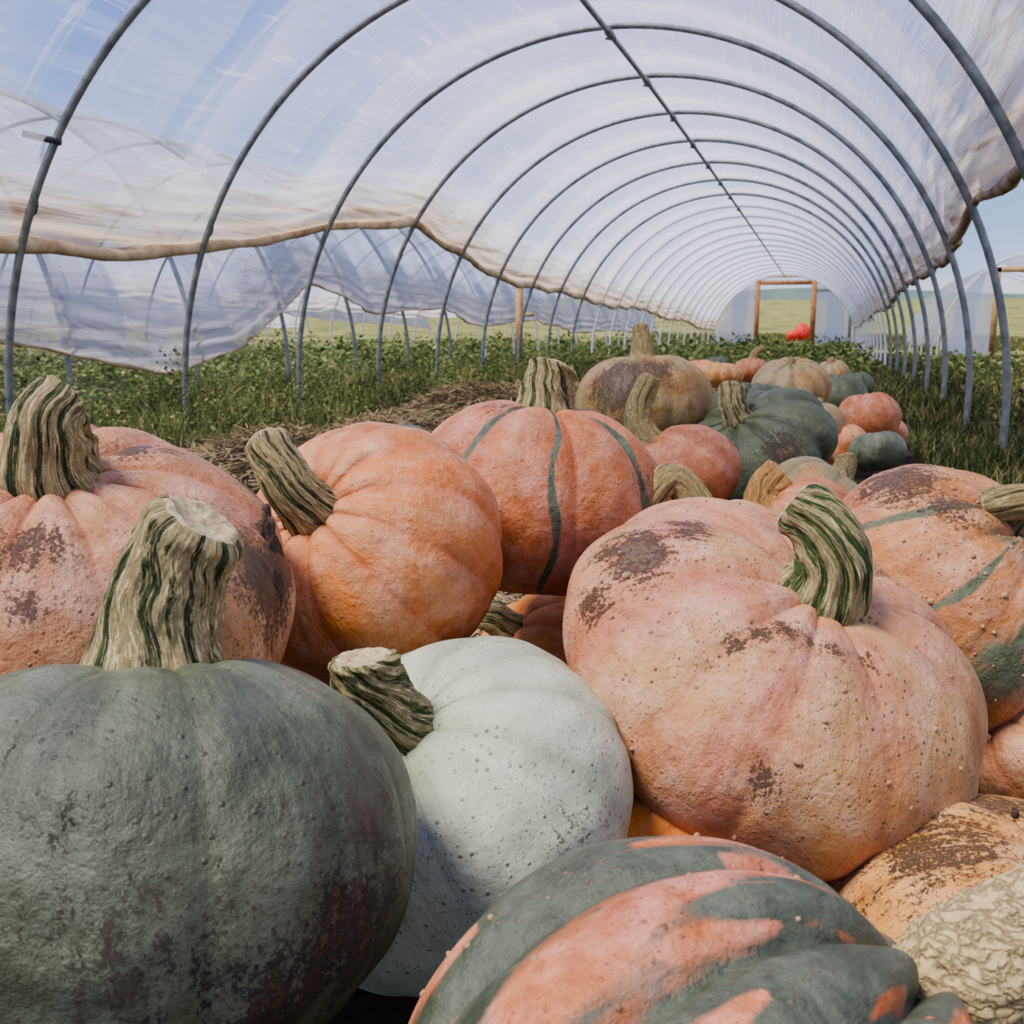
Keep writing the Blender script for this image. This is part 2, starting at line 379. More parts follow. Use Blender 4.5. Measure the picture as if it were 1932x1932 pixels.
def bandsN(angw,tt,ribs):
    u=ribs*angw/(2*math.pi)+.5; k=np.floor(u)%ribs; loc=u-np.floor(u)-.5
    wid=.16+.07*np.sin(k*2.4+1)+.15*np.sin(tt*(3.4+(k%3)*1.2)+k*1.7)
    wid=np.where(wid<.05,.001,wid)
    off=.16*np.sin(k*5.1+tt*3)
    o=np.exp(-((loc-off)/np.maximum(wid,.001))**2)
    w2=.04+.08*np.sin(tt*7+k*3.3); o2=np.exp(-((loc+.34*np.sign(off)-.05*np.sin(tt*4))/np.maximum(w2,.001))**2)*.85
    o=np.maximum(o,o2)*np.clip((tt-.2)*4,0,1)
    return 1-o

pumpkin(285,1600,505,.75,.40,(290,1255),'large grey-green pumpkin with a tall thick striped stem and brown scabs on its right side','green',10,.03,
  blobs=((720,1540,110,1.),(650,1780,170,.9),(110,1560,60,.6),(560,1870,160,.9),(300,1850,200,.6),(120,1750,120,.4)),stem=('tan',(380,980),116,92,10,.5,.35),seed=3,lab_stem='tall thick tan stem with dark green fissures')
pumpkin(855,1508,355,.70,.375,(757,1378),'smooth pale white-grey pumpkin with a stubby twisted green-striped stem','white',10,.032,
  blobs=((1090,1560,110,.6),(880,1180,40,.6)),stem=('green',(684,1240),66,60,80,.75,1.4),seed=5,dim=.18)
pumpkin(1455,1268,414,.575,.50,(1550,1122),'big pink pumpkin with curved green stem, soil crust on its shoulder and a healed scar','pink2',10,.045,
  blobs=((1200,1050,85,1.25),(1120,1140,60,1.),(1440,1480,50,1.),(1640,1240,40,.8),(1300,1010,60,.95),(1380,1214,30,.95),(1430,1194,30,1.05),(1480,1188,30,1.1),(1530,1208,30,1.05),(1580,1226,26,.95)),warts=80,
  stem=('green',(1497,950),80,50,20,.62,.5),seed=7,dim=.17)
pumpkin(694,1048,266,.8,.36,(588,962),'smooth orange-pink pumpkin with a straight dark-fissured stem leaning left','orange',12,.032,stem=('tan',(500,828),54,42,20,.42,.3),seed=9,blobs=((560,1150,50,.5),))
pumpkin(120,1130,420,.72,.46,(97,905),'large dusty pink pumpkin with a clod of soil stuck to its right side','pink',13,.045,
  blobs=((60,1040,60,1.),(60,1150,50,.9),(500,1100,120,1.2),(480,900,70,1.),(250,840,60,.9)),stem=('tan',(128,768),82,64,30,.9,.5),seed=12,
  extra=clods(((506,1045,50,1.6),(500,975,26,1.),(518,1110,28,1.3))))
pumpkin(1015,937,238,.8,.38,(1028,765),'salmon pumpkin with narrow dark green stripes running down its furrows','salmon',9,.06,
  stripes=((1050,950),(885,850),(1215,880,.09)),swid=.045,blobs=((950,760,60,.8),(1220,900,40,.9)),stem=('tan',(1047,690),50,44,0,.5,.5),seed=14)
pumpkin(1213,762,135,.74,.42,(1213,672),'tan pumpkin blotched with brown soil, highest on the heap','tan',10,.05,
  blobs=((1170,720,60,1.3),(1240,700,40,1.)),stem=('dry',(1207,612),25,13,0,.4,.3),seed=16)
pumpkin(1280,905,122,.8,.29,(1215,832),'small salmon pumpkin with a long pale stem behind the dark-striped salmon pumpkin','salmon',9,.07,stem=('dry',(1230,712),32,20,0,.5,.3),seed=18)
pumpkin(1422,850,158,.56,.45,(1390,790),'broad flat dark green pumpkin with an upright ribbed stem and reddish scab','dark',9,.10,blobs=((1480,850,40,1.2),),stem=('tan',(1384,728),26,24,0,.5,.3),seed=20)
pumpkin(1418,782,92,.7,.35,(1425,720),'dark green pumpkin peeking from behind the one with an upright stem','dark',9,.10,seed=22)
pumpkin(1493,727,76,.66,.38,(1492,686),'grey and peach ribbed pumpkin at the far end of the heap','greypeach',10,.11,stem=('dry',(1494,676),8,6,0,.5),seed=24)
pumpkin(1580,755,56,.9,.34,(1585,708),'slate grey pumpkin beside the grey and peach ribbed one','dark',10,.08,seed=25)
pumpkin(1360,708,42,.62,.27,(1362,684),'small bright orange pumpkin far down the heap','yellow',10,.1,seed=26)
pumpkin(1418,700,34,.75,.27,(1420,676),'small red-orange pumpkin beyond the bright orange one','salmon',10,.06,stem=('dry',(1440,657),8,6,0,.5),seed=27)
pumpkin(1318,706,38,.7,.28,(1316,684),'small peach pumpkin just right of the tan blotched one','orange',10,.08,seed=28)
pumpkin(1350,692,28,.7,.26,(1350,675),'small green pumpkin at the far back of the heap','dark',10,.08,seed=29)
pumpkin(1570,705,32,.8,.28,(1568,684),'small cream-stemmed pumpkin behind the slate grey one','greypeach',10,.08,stem=('dry',(1566,676),9,7,0,.5),seed=30)
pumpkin(1638,790,58,.9,.28,(1632,742),'small pink pumpkin on the right flank of the heap','salmon',9,.07,seed=31)
pumpkin(1672,820,38,.85,.19,(1672,790),'small red-pink pumpkin at the grass edge','salmon',9,.07,seed=32)
pumpkin(1594,842,48,.9,.215,(1584,801),'small peach pumpkin with a pale stub of stem right of the dark green pumpkins','orange',9,.06,stem=('dry',(1582,784),12,9,0,.5),seed=33)
pumpkin(1655,852,54,.75,.225,(1650,814),'small grey-green pumpkin lowest on the right flank','green',9,.06,seed=34)
pumpkin(1535,800,60,.8,.27,(1545,760),'pale pumpkin wedged between the dark green and slate ones','greypeach',9,.06,stem=('dry',(1540,768),11,8,0,.5),seed=51)
pumpkin(1490,758,55,.75,.30,(1490,722),'peach pumpkin tucked under the grey and peach ribbed one','orange',9,.07,seed=52)
pumpkin(1615,728,34,.8,.27,(1615,704),'small dark green pumpkin on the far right of the heap','dark',9,.07,seed=53)
pumpkin(1545,950,108,.72,.25,(1590,892),'small grey and peach pumpkin behind the warty one','greypeach',9,.06,stem=('dry',(1594,858),24,18,0,.5),seed=35)
pumpkin(1350,1070,150,.80,.23,(1314,962),'pink and grey pumpkin with a stem curled to the left behind the big pink one','pink2',9,.05,stripes=((1420,985,.12),(1235,990,.2)),stem=('dry',(1212,955),33,27,20,1.1,.4),seed=36)
pumpkin(1510,1000,108,.75,.24,(1450,950),'pumpkin with a thick orange-tan ribbed stem between two green-striped ones','orange',9,.05,stem=('orange',(1480,900),46,42,0,.5,.2),seed=37)
pumpkin(1800,1125,272,.75,.42,(1935,1015),'warty salmon pumpkin with grey-green stripes at the right','warty',9,.05,stripes=((1650,985,.06),(1800,1120,.05),(1930,1180,.06),(1890,1270,90,.75),(1900,1010,60,.6)),
  blobs=((1690,905,90,1.),(1800,960,60,.9)),warts=320,stem=('dry',(1852,955),40,30,30,1.1,.5),seed=38)
pumpkin(1435,2300,745,.82,.446,(1762,1850),'dark grey-green and orange striped pumpkin with warts, nearest the camera','striped',13,.11,bands=bandsN,
  warts=160,stem=('cork',(2060,1722),128,122,30,.12,.4),seed=40,dim=.14,zs=1.2)
pumpkin(1985,1805,405,.56,.40,(2040,1640),'low yellow-orange pumpkin speckled with soil at the bottom right','yellow',10,.03,blobs=((1760,1590,160,.7),(1900,1520,120,.7)),seed=41,
  extra=clods(((1915,1535,16,.8),)))
pumpkin(1250,1655,190,.78,.21,(1350,1575),'dull pink pumpkin in shadow between the white and big pink ones','deep',9,.05,stem=('dry',(1352,1545),38,32,10,.5),seed=42)
pumpkin(1040,1260,165,.8,.30,(965,1190),'pink pumpkin half buried behind the pale white-grey one','deep',9,.05,stem=('tan',(905,1160),34,26,0,.8),seed=43)
pumpkin(1965,1400,165,.75,.24,(1875,1350),'pink pumpkin with a pale stem at the right edge under the warty one','pink2',9,.05,stem=('dry',(1858,1330),28,22,0,.6),seed=44)
pumpkin(750,850,75,.7,.26,(750,800),'small grey-green pumpkin behind the smooth orange-pink one','green',9,.05,seed=45)
pumpkin(190,885,110,.8,.30,(190,800),'pink pumpkin behind the large dusty pink one','pink',9,.06,seed=46)
pumpkin(560,1400,150,.75,.24,(560,1300),'salmon pumpkin hidden in shadow under the smooth orange-pink one','deep',9,.05,seed=49)
pumpkin(1480,1600,190,.7,.26,(1480,1520),'dull orange pumpkin hidden in shadow under the big pink one','deep',9,.05,seed=48)
pumpkin(1780,1440,150,.7,.24,(1780,1370),'deep orange pumpkin in shadow under the warty one','deep',9,.05,seed=50)

# ---------- terrain
def drop(y): return -.6*np.clip((y-8)/27,0,1)**1.2
def bedc(y): return .12*y-.25
def gz(x,y):
    x=np.asarray(x,float); y=np.asarray(y,float)
    z=drop(y)+.015*np.sin(x*3.1+y*1.3)+.012*np.sin(x*1.7-y*2.3)
    z=z+.15*np.exp(-((x+2.15)/.45)**2)*np.clip((y-1)/1.5,0,1)*np.clip((11-y)/4,0,1)*(1+.25*np.sin(y*2.1)+.15*np.sin(y*5.3+x*3))
    z=z+.08*np.exp(-((x+1.2)/.7)**2)*np.clip((10-y)/4,0,1)
    far=np.clip((y-70)/250,0,1); z=z+5.0*far**1.5
    farx=np.clip((np.abs(x)-30)/200,0,1); z=z+3*farx
    return z
xt=np.concatenate([np.linspace(-260,-20,30),np.linspace(-19,-8,24),np.linspace(-7.8,3.4,150),np.linspace(3.8,20,34),np.linspace(22,260,30)])
yt=np.concatenate([np.linspace(-6,-.5,12),np.linspace(-.4,12,170),np.linspace(12.3,45,90),np.linspace(47,420,70)])
XX,YY=np.meshgrid(xt,yt); ZZ=gz(XX,YY)
V=np.stack([XX,YY,ZZ],-1).reshape(-1,3)
m=M('ground_soil_grass'); oc=m.oc(); sx=m.n('ShaderNodeSeparateXYZ'); m.l(oc,sx.inputs[0])
n=m.noise(oc,3,8,.7); n2=m.noise(oc,.35,6,.6); n3=m.noise(oc,40,6,.7)
soil=m.mix(m.rng(n3,.35,.65),S(34,25,19),S(72,54,37)); grass=m.mix(m.rng(n,.4,.6),S(42,53,26),S(68,78,37))
near=m.mix(m.rng(n,.42,.55),soil,grass); near=m.mix(m.attr('bed'),near,soil)
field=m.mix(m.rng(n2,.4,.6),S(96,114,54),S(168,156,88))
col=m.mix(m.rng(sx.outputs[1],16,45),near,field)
m.pbr(col,.95,m.bump(n3,.02,.8),0,.1)
gme=mesh('ground',V,gridfaces(len(yt),len(xt),False)); fattr(gme,'bed',(np.clip(1.6-np.abs(XX-bedc(YY)+.7)/1.1,0,1)*np.clip((14-YY)/3,0,1)).ravel())
g=obj('ground',gme,m.m); tag(g,'soil and grass ground under the tunnels','ground',kind='structure')
hx=np.linspace(-420,420,160); hz=lambda k,a_,s:np.array([a_*(.6+.25*math.sin(x*s+k)+.15*math.sin(x*s*3.1+k*2)) for x in hx])
Vh=np.concatenate([np.stack([hx,np.full(160,430.),np.full(160,-4.)],-1),np.stack([hx,np.full(160,440.),hz(1,11,.012)],-1),np.stack([hx,np.full(160,520.),np.full(160,-4.)],-1)])
h=obj('hill',mesh('hill',Vh,gridfaces(3,160,False)),simple('hill_mat',S(80,102,100),S(104,124,114),.05,.95)); tag(h,'low blue-green wooded hills on the horizon','hills',kind='structure')

# ---------- blades (stuff)
def leafmat(name,cols,trans=.35):
    m=M(name); r=m.attr('rnd'); cr=m.n('ShaderNodeValToRGB'); m.l(r,cr.inputs[0])
    while len(cr.color_ramp.elements)<len(cols): cr.color_ramp.elements.new(.5)
    for i,c in enumerate(cols): cr.color_ramp.elements[i].position=i/(len(cols)-1); cr.color_ramp.elements[i].color=c
    pat=m.noise(m.oc(),1.3,5,.65); hv=m.n('ShaderNodeHueSaturation'); m.l(cr.outputs[0],hv.inputs['Color']); hv.inputs['Saturation'].default_value=.92; m.l(m.rng(pat,.36,.62,.45,1.3),hv.inputs['Value'])
    d=m.n('ShaderNodeBsdfDiffuse'); t=m.n('ShaderNodeBsdfTranslucent'); m.l(hv.outputs[0],d.inputs[0]); m.l(hv.outputs[0],t.inputs[0])
    x=m.n('ShaderNodeMixShader'); x.inputs[0].default_value=trans; m.l(d.outputs[0],x.inputs[1]); m.l(t.outputs[0],x.inputs[2]); m.l(x.outputs[0],m.out.inputs[0]); return m.m
def patch(X,Y): return .55+.45*np.sin(X*2.3+1.7*np.sin(Y*.9))*np.sin(Y*1.7+X)+.25*np.sin(X*6.1+Y*4.3)
def blades(name,X,Y,hmin,hmax,wid,lean=.5,flat=False,rs=1):
    r=np.random.default_rng(rs); n=len(X); Z=gz(X,Y)
    a=r.uniform(0,2*math.pi,n); h=r.uniform(hmin,hmax,n)*(.5+.5*r.random(n))*(.40+.75*np.clip(patch(X,Y),0,1.2)); l=r.uniform(.1,lean,n)*h
    w=wid*r.uniform(.6,1.4,n)*np.clip(Y/5,1,4)
    dx,dy=np.cos(a),np.sin(a); px,py=-dy,dx
    base=np.stack([X,Y,Z],-1)
    if flat:
        tilt=r.uniform(-.35,.35,n); dirv=np.stack([dx,dy,tilt],-1); pv=np.stack([px,py,r.uniform(-.5,.5,n)],-1); up=r.uniform(.0,.05,n)
        b=base+np.array([0,0,1])*up[:,None]
        L=h[:,None]*1.5; W=w[:,None]
        v=np.stack([b-pv*W/2,b+pv*W/2,b+dirv*L+pv*W/2,b+dirv*L-pv*W/2],1).reshape(-1,3)
        q=np.arange(n*4).reshape(-1,4); me=mesh(name,v,q,smooth=False); fattr(me,'rnd',np.repeat(r.random(n),4)); return me
    P=np.stack([px,py,np.zeros(n)],-1)*w[:,None]; D=np.stack([dx,dy,np.zeros(n)],-1)*l[:,None]; U=np.array([0,0,1])*h[:,None]
    v=np.stack([base-P/2-U*.05,base+P/2-U*.05,base+P*.4+U*.55+D*.3,base-P*.4+U*.55+D*.3,base+U+D],1).reshape(-1,3)
    k=np.arange(n)*5; q=np.stack([k,k+1,k+2,k+3],-1); t=np.stack([k+3,k+2,k+4],-1)
    me=mesh(name,v,q,t,smooth=False); fattr(me,'rnd',np.repeat(r.random(n),5)); return me
def leaves(name,X,Y,hmax,size,rs):
    r=np.random.default_rng(rs); n=len(X); Z=gz(X,Y)+r.uniform(.02,1,n)**1.5*hmax*(.15+1.0*np.clip(patch(X*1.4,Y*1.4),0,1.3))
    a=r.uniform(0,2*math.pi,n); t=r.uniform(-.3,.9,n); s=size*r.uniform(.4,1.4,n)*np.clip(Y/8,1,2.2)
    D=np.stack([np.cos(a)*np.cos(t),np.sin(a)*np.cos(t),np.sin(t)],-1)*s[:,None]
    P=np.stack([-np.sin(a),np.cos(a),r.uniform(-.4,.4,n)],-1)*s[:,None]*.32
    b=np.stack([X,Y,Z],-1)
    v=np.stack([b,b+D*.45+P,b+D,b+D*.45-P],1).reshape(-1,3); me=mesh(name,v,np.arange(n*4).reshape(-1,4),smooth=False); fattr(me,'rnd',np.repeat(r.random(n),4)); return me
gd=leafmat('grass_dark',[S(34,44,22),S(54,66,31),S(84,94,44),S(150,134,84)])
gl=leafmat('grass_light',[S(48,61,30),S(80,96,42),S(116,124,60),S(188,170,108)])
lf=leafmat('crop_leaf',[S(50,66,34),S(84,104,50),S(126,142,70),S(184,184,108)])
wd=leafmat('weed_leaf',[S(40,54,28),S(64,82,38),S(94,110,52),S(152,154,88)])
stw=leafmat('straw',[S(64,49,32),S(120,97,64),S(172,147,102),S(88,70,45)],.1)
def samp(n,x0,x1,y0,y1,p=1.6): 
    return rng.uniform(x0,x1,n), y0+(y1-y0)*rng.random(n)**p
X,Y=samp(70000,.85,4.5,1.2,26.5,1.7); k=((X>1.0)|(Y>2.4))&(patch(X*1.3,Y*1.1)>.12); X,Y=X[k],Y[k]
tag(obj('grass',blades('grass',X,Y,.05,.22,.006,1.3,rs=1),gd),'dark green grass growing along the right side of the heap','grass',kind='stuff')
X,Y=samp(14000,.95,4.5,2.2,26.3,1.5)
tag(obj('weeds',leaves('weeds',X,Y,.22,.045,11),wd),'low leafy weeds growing among the grass on the right','weeds',kind='stuff')
X,Y=samp(60000,-.2,.85,2.7,34,1.5); k=(X>.42)|(Y>7.5)|((Y>5.9)&(X>.25)); X,Y=X[k],Y[k]
tag(obj('grass',blades('grass',X,Y,.04,.17,.006,1.2,rs=2),gd),'short grass at the foot of the heap on its right flank','grass',kind='stuff')
X,Y=samp(50000,-4.9,-2.6,2.2,34,1.5); k=patch(X*1.3,Y*1.1)>.2; X,Y=X[k],Y[k]
tag(obj('grass',blades('grass',X,Y,.06,.32,.006,1.3,rs=3),gl),'grass and weeds growing along the left row of hoops','grass',kind='stuff')
X,Y=samp(50000,-9.4,-4.6,4.5,36,1.4); k=patch(X*1.2,Y*.9)>.2; X,Y=X[k],Y[k]
tag(obj('crop_plants',leaves('crop_plants',X,Y,.42,.05,4),lf),'leafy green crop rows inside the neighbouring tunnel on the left','plants',kind='stuff')
X,Y=samp(30000,-4.4,-2.5,3,30,1.3)
tag(obj('weeds',leaves('weeds',X,Y,.36,.032,5),wd),'broad-leaved weeds between the two tunnels','weeds',kind='stuff')
X,Y=samp(48000,-3.1,-.5,1.0,11,1.3)
tag(obj('straw',blades('straw',X,Y,.03,.12,.005,.5,True,6),stw),'dry brown straw mulch lying left of the pumpkins','straw',kind='stuff')
X,Y=samp(26000,-2.5,.6,9,36,1.2); k=(X<-.2)|(Y>13); X,Y=X[k],Y[k]
tag(obj('weeds',leaves('weeds',X,Y,.40,.045,7),wd),'green weeds growing inside the far half of the tunnel','weeds',kind='stuff')
X,Y=samp(30000,-9,9,39.5,62,1.0)
tag(obj('meadow_grass',blades('meadow_grass',X,Y,.12,.35,.010,.7,rs=8),gl),'meadow grass beyond the far door','grass',kind='stuff')

# ---------- hoops
R0=2.295; XC=-1.445; SP=.205; SPC=1.466; Y0=4.20; NH=23
m=M('galvanised_steel'); oc=m.oc(); n=m.noise(oc,14,6,.65); n2=m.noise(oc,90,4)
m.pbr(m.mix(m.rng(n,.35,.65),S(84,90,90),S(134,138,136)),m.rng(n2,.3,.7,.36,.58),m.bump(n2,.001,.6),.4,.5); steel=m.m
pale=simple('hazed_steel',S(176,180,186),S(204,208,214),14,.6,.05)  # paler steel for far hoops, distance haze painted into the colour
black=simple('black_rubber',S(22,22,24),S(40,40,42),40,.6)
def hooppath(R,sp):
    pts=[(-R-.01,0,-.15),(-R,0,-.05)]
    for z in np.linspace(0,sp,4)[:-1]: pts.append((-R,0,z))
    for a_ in np.linspace(math.pi,0,72): pts.append((R*math.cos(a_),0,sp+R*math.sin(a_)))
    for z in np.linspace(sp,0,4)[1:]: pts.append((R,0,z))
    pts+= [(R,0,-.05),(R+.01,0,-.15)]
    return pts
hoop_me=mesh('hoop_pipe',*tube(hooppath(R0,SP),.0195,14)); hoop_me.materials.append(steel)
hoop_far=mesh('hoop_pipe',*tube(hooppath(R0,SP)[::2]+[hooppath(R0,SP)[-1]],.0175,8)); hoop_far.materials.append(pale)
def clipmesh(ang):
    c=np.array([(R0)*math.cos(ang),0,SP+(R0)*math.sin(ang)]); tdir=np.array([-math.sin(ang),0,math.cos(ang)]); o=np.array([0,.012,0])
    return tube([c-tdir*.045+o,c-tdir*.015+o,c+tdir*.02+o*1.6,c+tdir*.04+o],[.012,.019,.017,.011],10)
clip_l=mesh('film_clip',*clipmesh(math.pi-rad(25))); clip_l.materials.append(black)
ORD=['nearest','second','third','fourth','fifth','sixth','seventh','eighth','ninth','tenth']
def hoop(y,xc,me,label,group,clips=True):
    t=empty('tunnel_hoop',(xc,y,float(drop(y)))); tag(t,label,'hoop',group)
    p=bpy.data.objects.new('hoop_pipe',me); C.objects.link(p); p.parent=t
    if clips:
        q=bpy.data.objects.new('film_clip',clip_l); C.objects.link(q); q.parent=t
    return t
for k in range(NH):
    y=Y0+k*SPC
    lab=(ORD[k]+' grey steel hoop from the camera in the main tunnel') if k<10 else 'thin-looking grey steel hoop in the far half of the main tunnel'
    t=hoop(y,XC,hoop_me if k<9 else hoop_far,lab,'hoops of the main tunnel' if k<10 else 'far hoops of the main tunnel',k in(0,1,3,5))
    if k==0:
        a_=math.pi-rad(33); c=np.array([R0*math.cos(a_),0,SP+R0*math.sin(a_)])
        st_=obj('bracket',mesh('bracket',*tube([c+[.03,0,-.005],c+[-.06,-.03,.015],c+[-.125,-.05,.03]],[.017,.015,.016],10)),black,t); st_['label']='black stub bracket on the hoop'
ys=np.linspace(1.2,Y0+(NH-1)*SPC,60)
pr=empty('ridge_purlin',(XC,1.2,0)); tag(pr,'long grey steel pipe running along the ridge under the hoops','purlin')
zr=SP+R0-.045
pts=np.stack([np.zeros(60),ys-1.2,drop(ys)+zr],-1)
obj('pipe',mesh('pipe',*tube(pts,.0185,12)),steel,pr)
for k in range(10):
    y=Y0+k*SPC; z=float(drop(y))+zr
    p1=tube([(-.0,y-1.2-.07,z),(0,y-1.2+.07,z)],.026,12); p2=tube([(0,y-1.2,z-.035),(0,y-1.2,z+.06)],.013,10); p3=tube([(-.035,y-1.2+.03,z-.02),(.035,y-1.2+.03,z-.02)],.009,8)
    obj('clamp',mesh('clamp',*joinparts([p1,p2,p3])),steel,pr)

# ---------- films
def film_mat(name,tint=S(250,250,252),op=.06,hy0=4.2,graze=.68,dk=1.,fold=1.):
    m=M(name); uv=m.attr('uvw','Vector'); edge=m.attr('edge')
    sx=m.n('ShaderNodeSeparateXYZ'); m.l(uv,sx.inputs[0])
    mp=m.n('ShaderNodeMapping'); m.l(uv,mp.inputs[0]); mp.inputs['Scale'].default_value=(.35,5,1)
    n=m.noise(mp.outputs[0],1.6,6,.6,.6)
    wob=m.math('MULTIPLY',m.math('SUBTRACT',m.noise(uv,.45,2),.5),.7)
    ph=m.math('FRACT',m.math('ADD',m.math('DIVIDE',m.math('SUBTRACT',sx.outputs[0],hy0),SPC),m.math('ADD',wob,10.)))
    band=m.math('MULTIPLY',m.rng(ph,.0,.015),m.rng(ph,.38,.40,1.,0.))
    band2=m.math('MULTIPLY',m.rng(ph,.58,.60),m.rng(ph,.64,.86,1.,0.))
    mp2=m.n('ShaderNodeMapping'); m.l(uv,mp2.inputs[0]); mp2.inputs['Scale'].default_value=(8,.6,1)
    n2=m.noise(mp2.outputs[0],1.2,6,.65,.5)
    mp4=m.n('ShaderNodeMapping'); m.l(uv,mp4.inputs[0]); mp4.inputs['Scale'].default_value=(.9,9,1); mp4.inputs['Rotation'].default_value=(0,0,.12)
    n5=m.noise(mp4.outputs[0],2.2,6,.65,.4)
    n3=m.noise(uv,.6,3)
    f=m.math('ADD',m.rng(n,.52,.66,0.,.12),m.math('MULTIPLY',band,.26))
    f=m.math('ADD',f,m.math('MULTIPLY',band2,.15))
    f=m.math('ADD',f,m.rng(n2,.57,.64,0.,.16))
    f=m.math('ADD',f,m.rng(n5,.60,.64,0.,.26))
    f=m.math('ADD',f,op); f=m.math('ADD',f,m.rng(n3,.35,.65,-.03,.08))
    lw=m.n('ShaderNodeLayerWeight'); lw.inputs[0].default_value=.5
    f=m.math('ADD',f,m.rng(lw.outputs['Facing'],.48,.93,0.,graze))
    mp3=m.n('ShaderNodeMapping'); m.l(uv,mp3.inputs[0]); mp3.inputs['Scale'].default_value=(.6,11,1)
    n4=m.noise(mp3.outputs[0],1.3,8,.62,.6)
    f=m.math('ADD',f,m.math('MULTIPLY',m.rng(edge,.0,.5),.55))
    f=m.math('ADD',f,m.math('MULTIPLY',m.rng(n4,.5,.6),m.math('MULTIPLY',edge,.3)))
    f=m.math('MINIMUM',f,.96)
    e2=m.rng(m.math('ADD',edge,m.math('MULTIPLY',m.math('SUBTRACT',n4,.5),1.1)),.25,.85)
    col=m.mix(m.math('MULTIPLY',band,.6),tint,S(186,200,228))  # grey-blue band tint paints arch shadows into the film colour
    col=m.mix(m.math('MULTIPLY',e2,.9*dk),col,S(216,190,150))
    col=m.mix(m.math('MULTIPLY',m.rng(n4,.53,.64,0.,.85*dk),m.rng(edge,.25,.75)),col,S(136,100,62))
    b=m.bump(n,.03,.5*fold); b=m.bump(m.math('MULTIPLY',n4,edge),.05,.9*fold,b); b=m.bump(n5,.02,.5*fold,b)
    tr=m.n('ShaderNodeBsdfTransparent'); tr.inputs[0].default_value=(.95,.975,1.,1)
    d=m.n('ShaderNodeBsdfDiffuse'); t=m.n('ShaderNodeBsdfTranslucent'); gl_=m.n('ShaderNodeBsdfGlossy'); gl_.inputs['Roughness'].default_value=.2
    for x in (d,t): m.l(col,x.inputs[0]); m.l(b,x.inputs['Normal'])
    m.l(b,gl_.inputs['Normal'])
    a1=m.n('ShaderNodeMixShader'); a1.inputs[0].default_value=.88; m.l(d.outputs[0],a1.inputs[1]); m.l(t.outputs[0],a1.inputs[2])
    a2=m.n('ShaderNodeMixShader'); a2.inputs[0].default_value=.10; m.l(a1.outputs[0],a2.inputs[1]); m.l(gl_.outputs[0],a2.inputs[2])
    a3=m.n('ShaderNodeMixShader'); m.l(f,a3.inputs[0]); m.l(tr.outputs[0],a3.inputs[1]); m.l(a2.outputs[0],a3.inputs[2])
    m.l(a3.outputs[0],m.out.inputs[0]); return m.m
FM=film_mat('greenhouse_film'); FM2=film_mat('greenhouse_film_old',op=.12,hy0=2.9,graze=.4,dk=.45,fold=.5)
hemm=simple('dirty_hem',S(214,190,152),S(150,116,78),6,.8,bump=.01,detail=8)
hemb=simple('muddy_hem',S(196,168,130),S(116,86,56),6,.85,bump=.015,detail=8)
def film(xc,y0,y1,aL,aR,hy0,seed,nper=9,na=110,foldL=1.,foldR=1.,wL=.60,wR=.70):
    ny=int((y1-y0)/SPC*nper)+1; ys=np.linspace(y0,y1,ny)
    wobl=lambda s:.9*np.sin(ys*.9+s)+.2*np.sin(ys*4.3+s)-.5*(.5-.5*np.cos(2*math.pi*(ys-hy0)/SPC))
    L=np.interp(ys,aL[0],aL[1])+wobl(seed); Rr=np.interp(ys,aR[0],aR[1])+wobl(seed+2)
    u=np.linspace(0,1,na); u=.5-.5*np.cos(math.pi*u)
    UU,YY=np.meshgrid(u,ys); A=np.radians(180-L)[:,None]*(1-UU)+np.radians(Rr)[:,None]*UU
    sag=.5-.5*np.cos(2*math.pi*(YY-hy0)/SPC)
    rad_=R0+.026-.028*sag
    sL=R0*(np.radians(180-L)[:,None]-A); sR=R0*(A-np.radians(Rr)[:,None])
    eL=np.clip(1-sL/wL,0,1); eR=np.clip(1-sR/wR,0,1); e=np.maximum(eL,eR)
    rad_=rad_+(eL*foldL+eR*foldR)*(.014+.016*np.sin(sL*60+2*np.sin(YY*1.3)+YY)+.014*np.sin(sR*45+2*np.sin(YY*1.7))+.018*np.sin(YY*5+sL*9)*sag)
    rad_=rad_+.01*np.sin(YY*3.1+A*9)*sag*(1-e)
    Xv=xc+rad_*np.cos(A); Zv=SP+rad_*np.sin(A)+drop(YY)
    G=np.stack([Xv,YY,Zv],-1)
    me=mesh('film',G.reshape(-1,3),gridfaces(ny,na,False)); vattr(me,'uvw',np.stack([YY,A*R0,np.zeros_like(A)],-1).reshape(-1,3)); fattr(me,'edge',e.ravel()); return me,G[:,0],G[:,-1]
def hem(path,seed,parent,lab,r=.034,mat=None,var=1.):
    p=path.copy(); s=np.arange(len(p)); 
    rr=r*(1+var*(.35*np.sin(s*.7+seed)+.25*np.sin(s*1.9+seed*2)))
    o=obj('hem',mesh('hem',*tube(p,np.clip(rr,.008,1),10)),mat or hemm,parent); o['label']=lab
YE=Y0+(NH-1)*SPC
aL=([1,4.2,5.67,7.14,8.6,10,12,14,20,28,36.5],[21,21,22,27,32,29,24,22,21,18,13]); aR=([1,5.67,7.14,9,14,36.5],[27,25,22,22,19,15])
me,e1,e2=film(XC,1.0,YE,aL,aR,Y0,1)
f=obj('plastic_film',me,FM); tag(f,'translucent plastic film over the main tunnel with dirty rolled-up hems','plastic film')
hem(e1,1,f,'dirty beige rolled hem along the left side',.036,None,.5); hem(e2,4,f,'muddy brown rolled hem along the right side',.026,hemb,.5)
XN=-4.7-R0; YN0=2.9; NN=20
for k in range(NN):
    y=YN0+k*SPC
    hoop(y,XN,hoop_me if k<8 else hoop_far,'grey steel hoop of the neighbouring tunnel on the left','hoops of the left neighbouring tunnel',False)
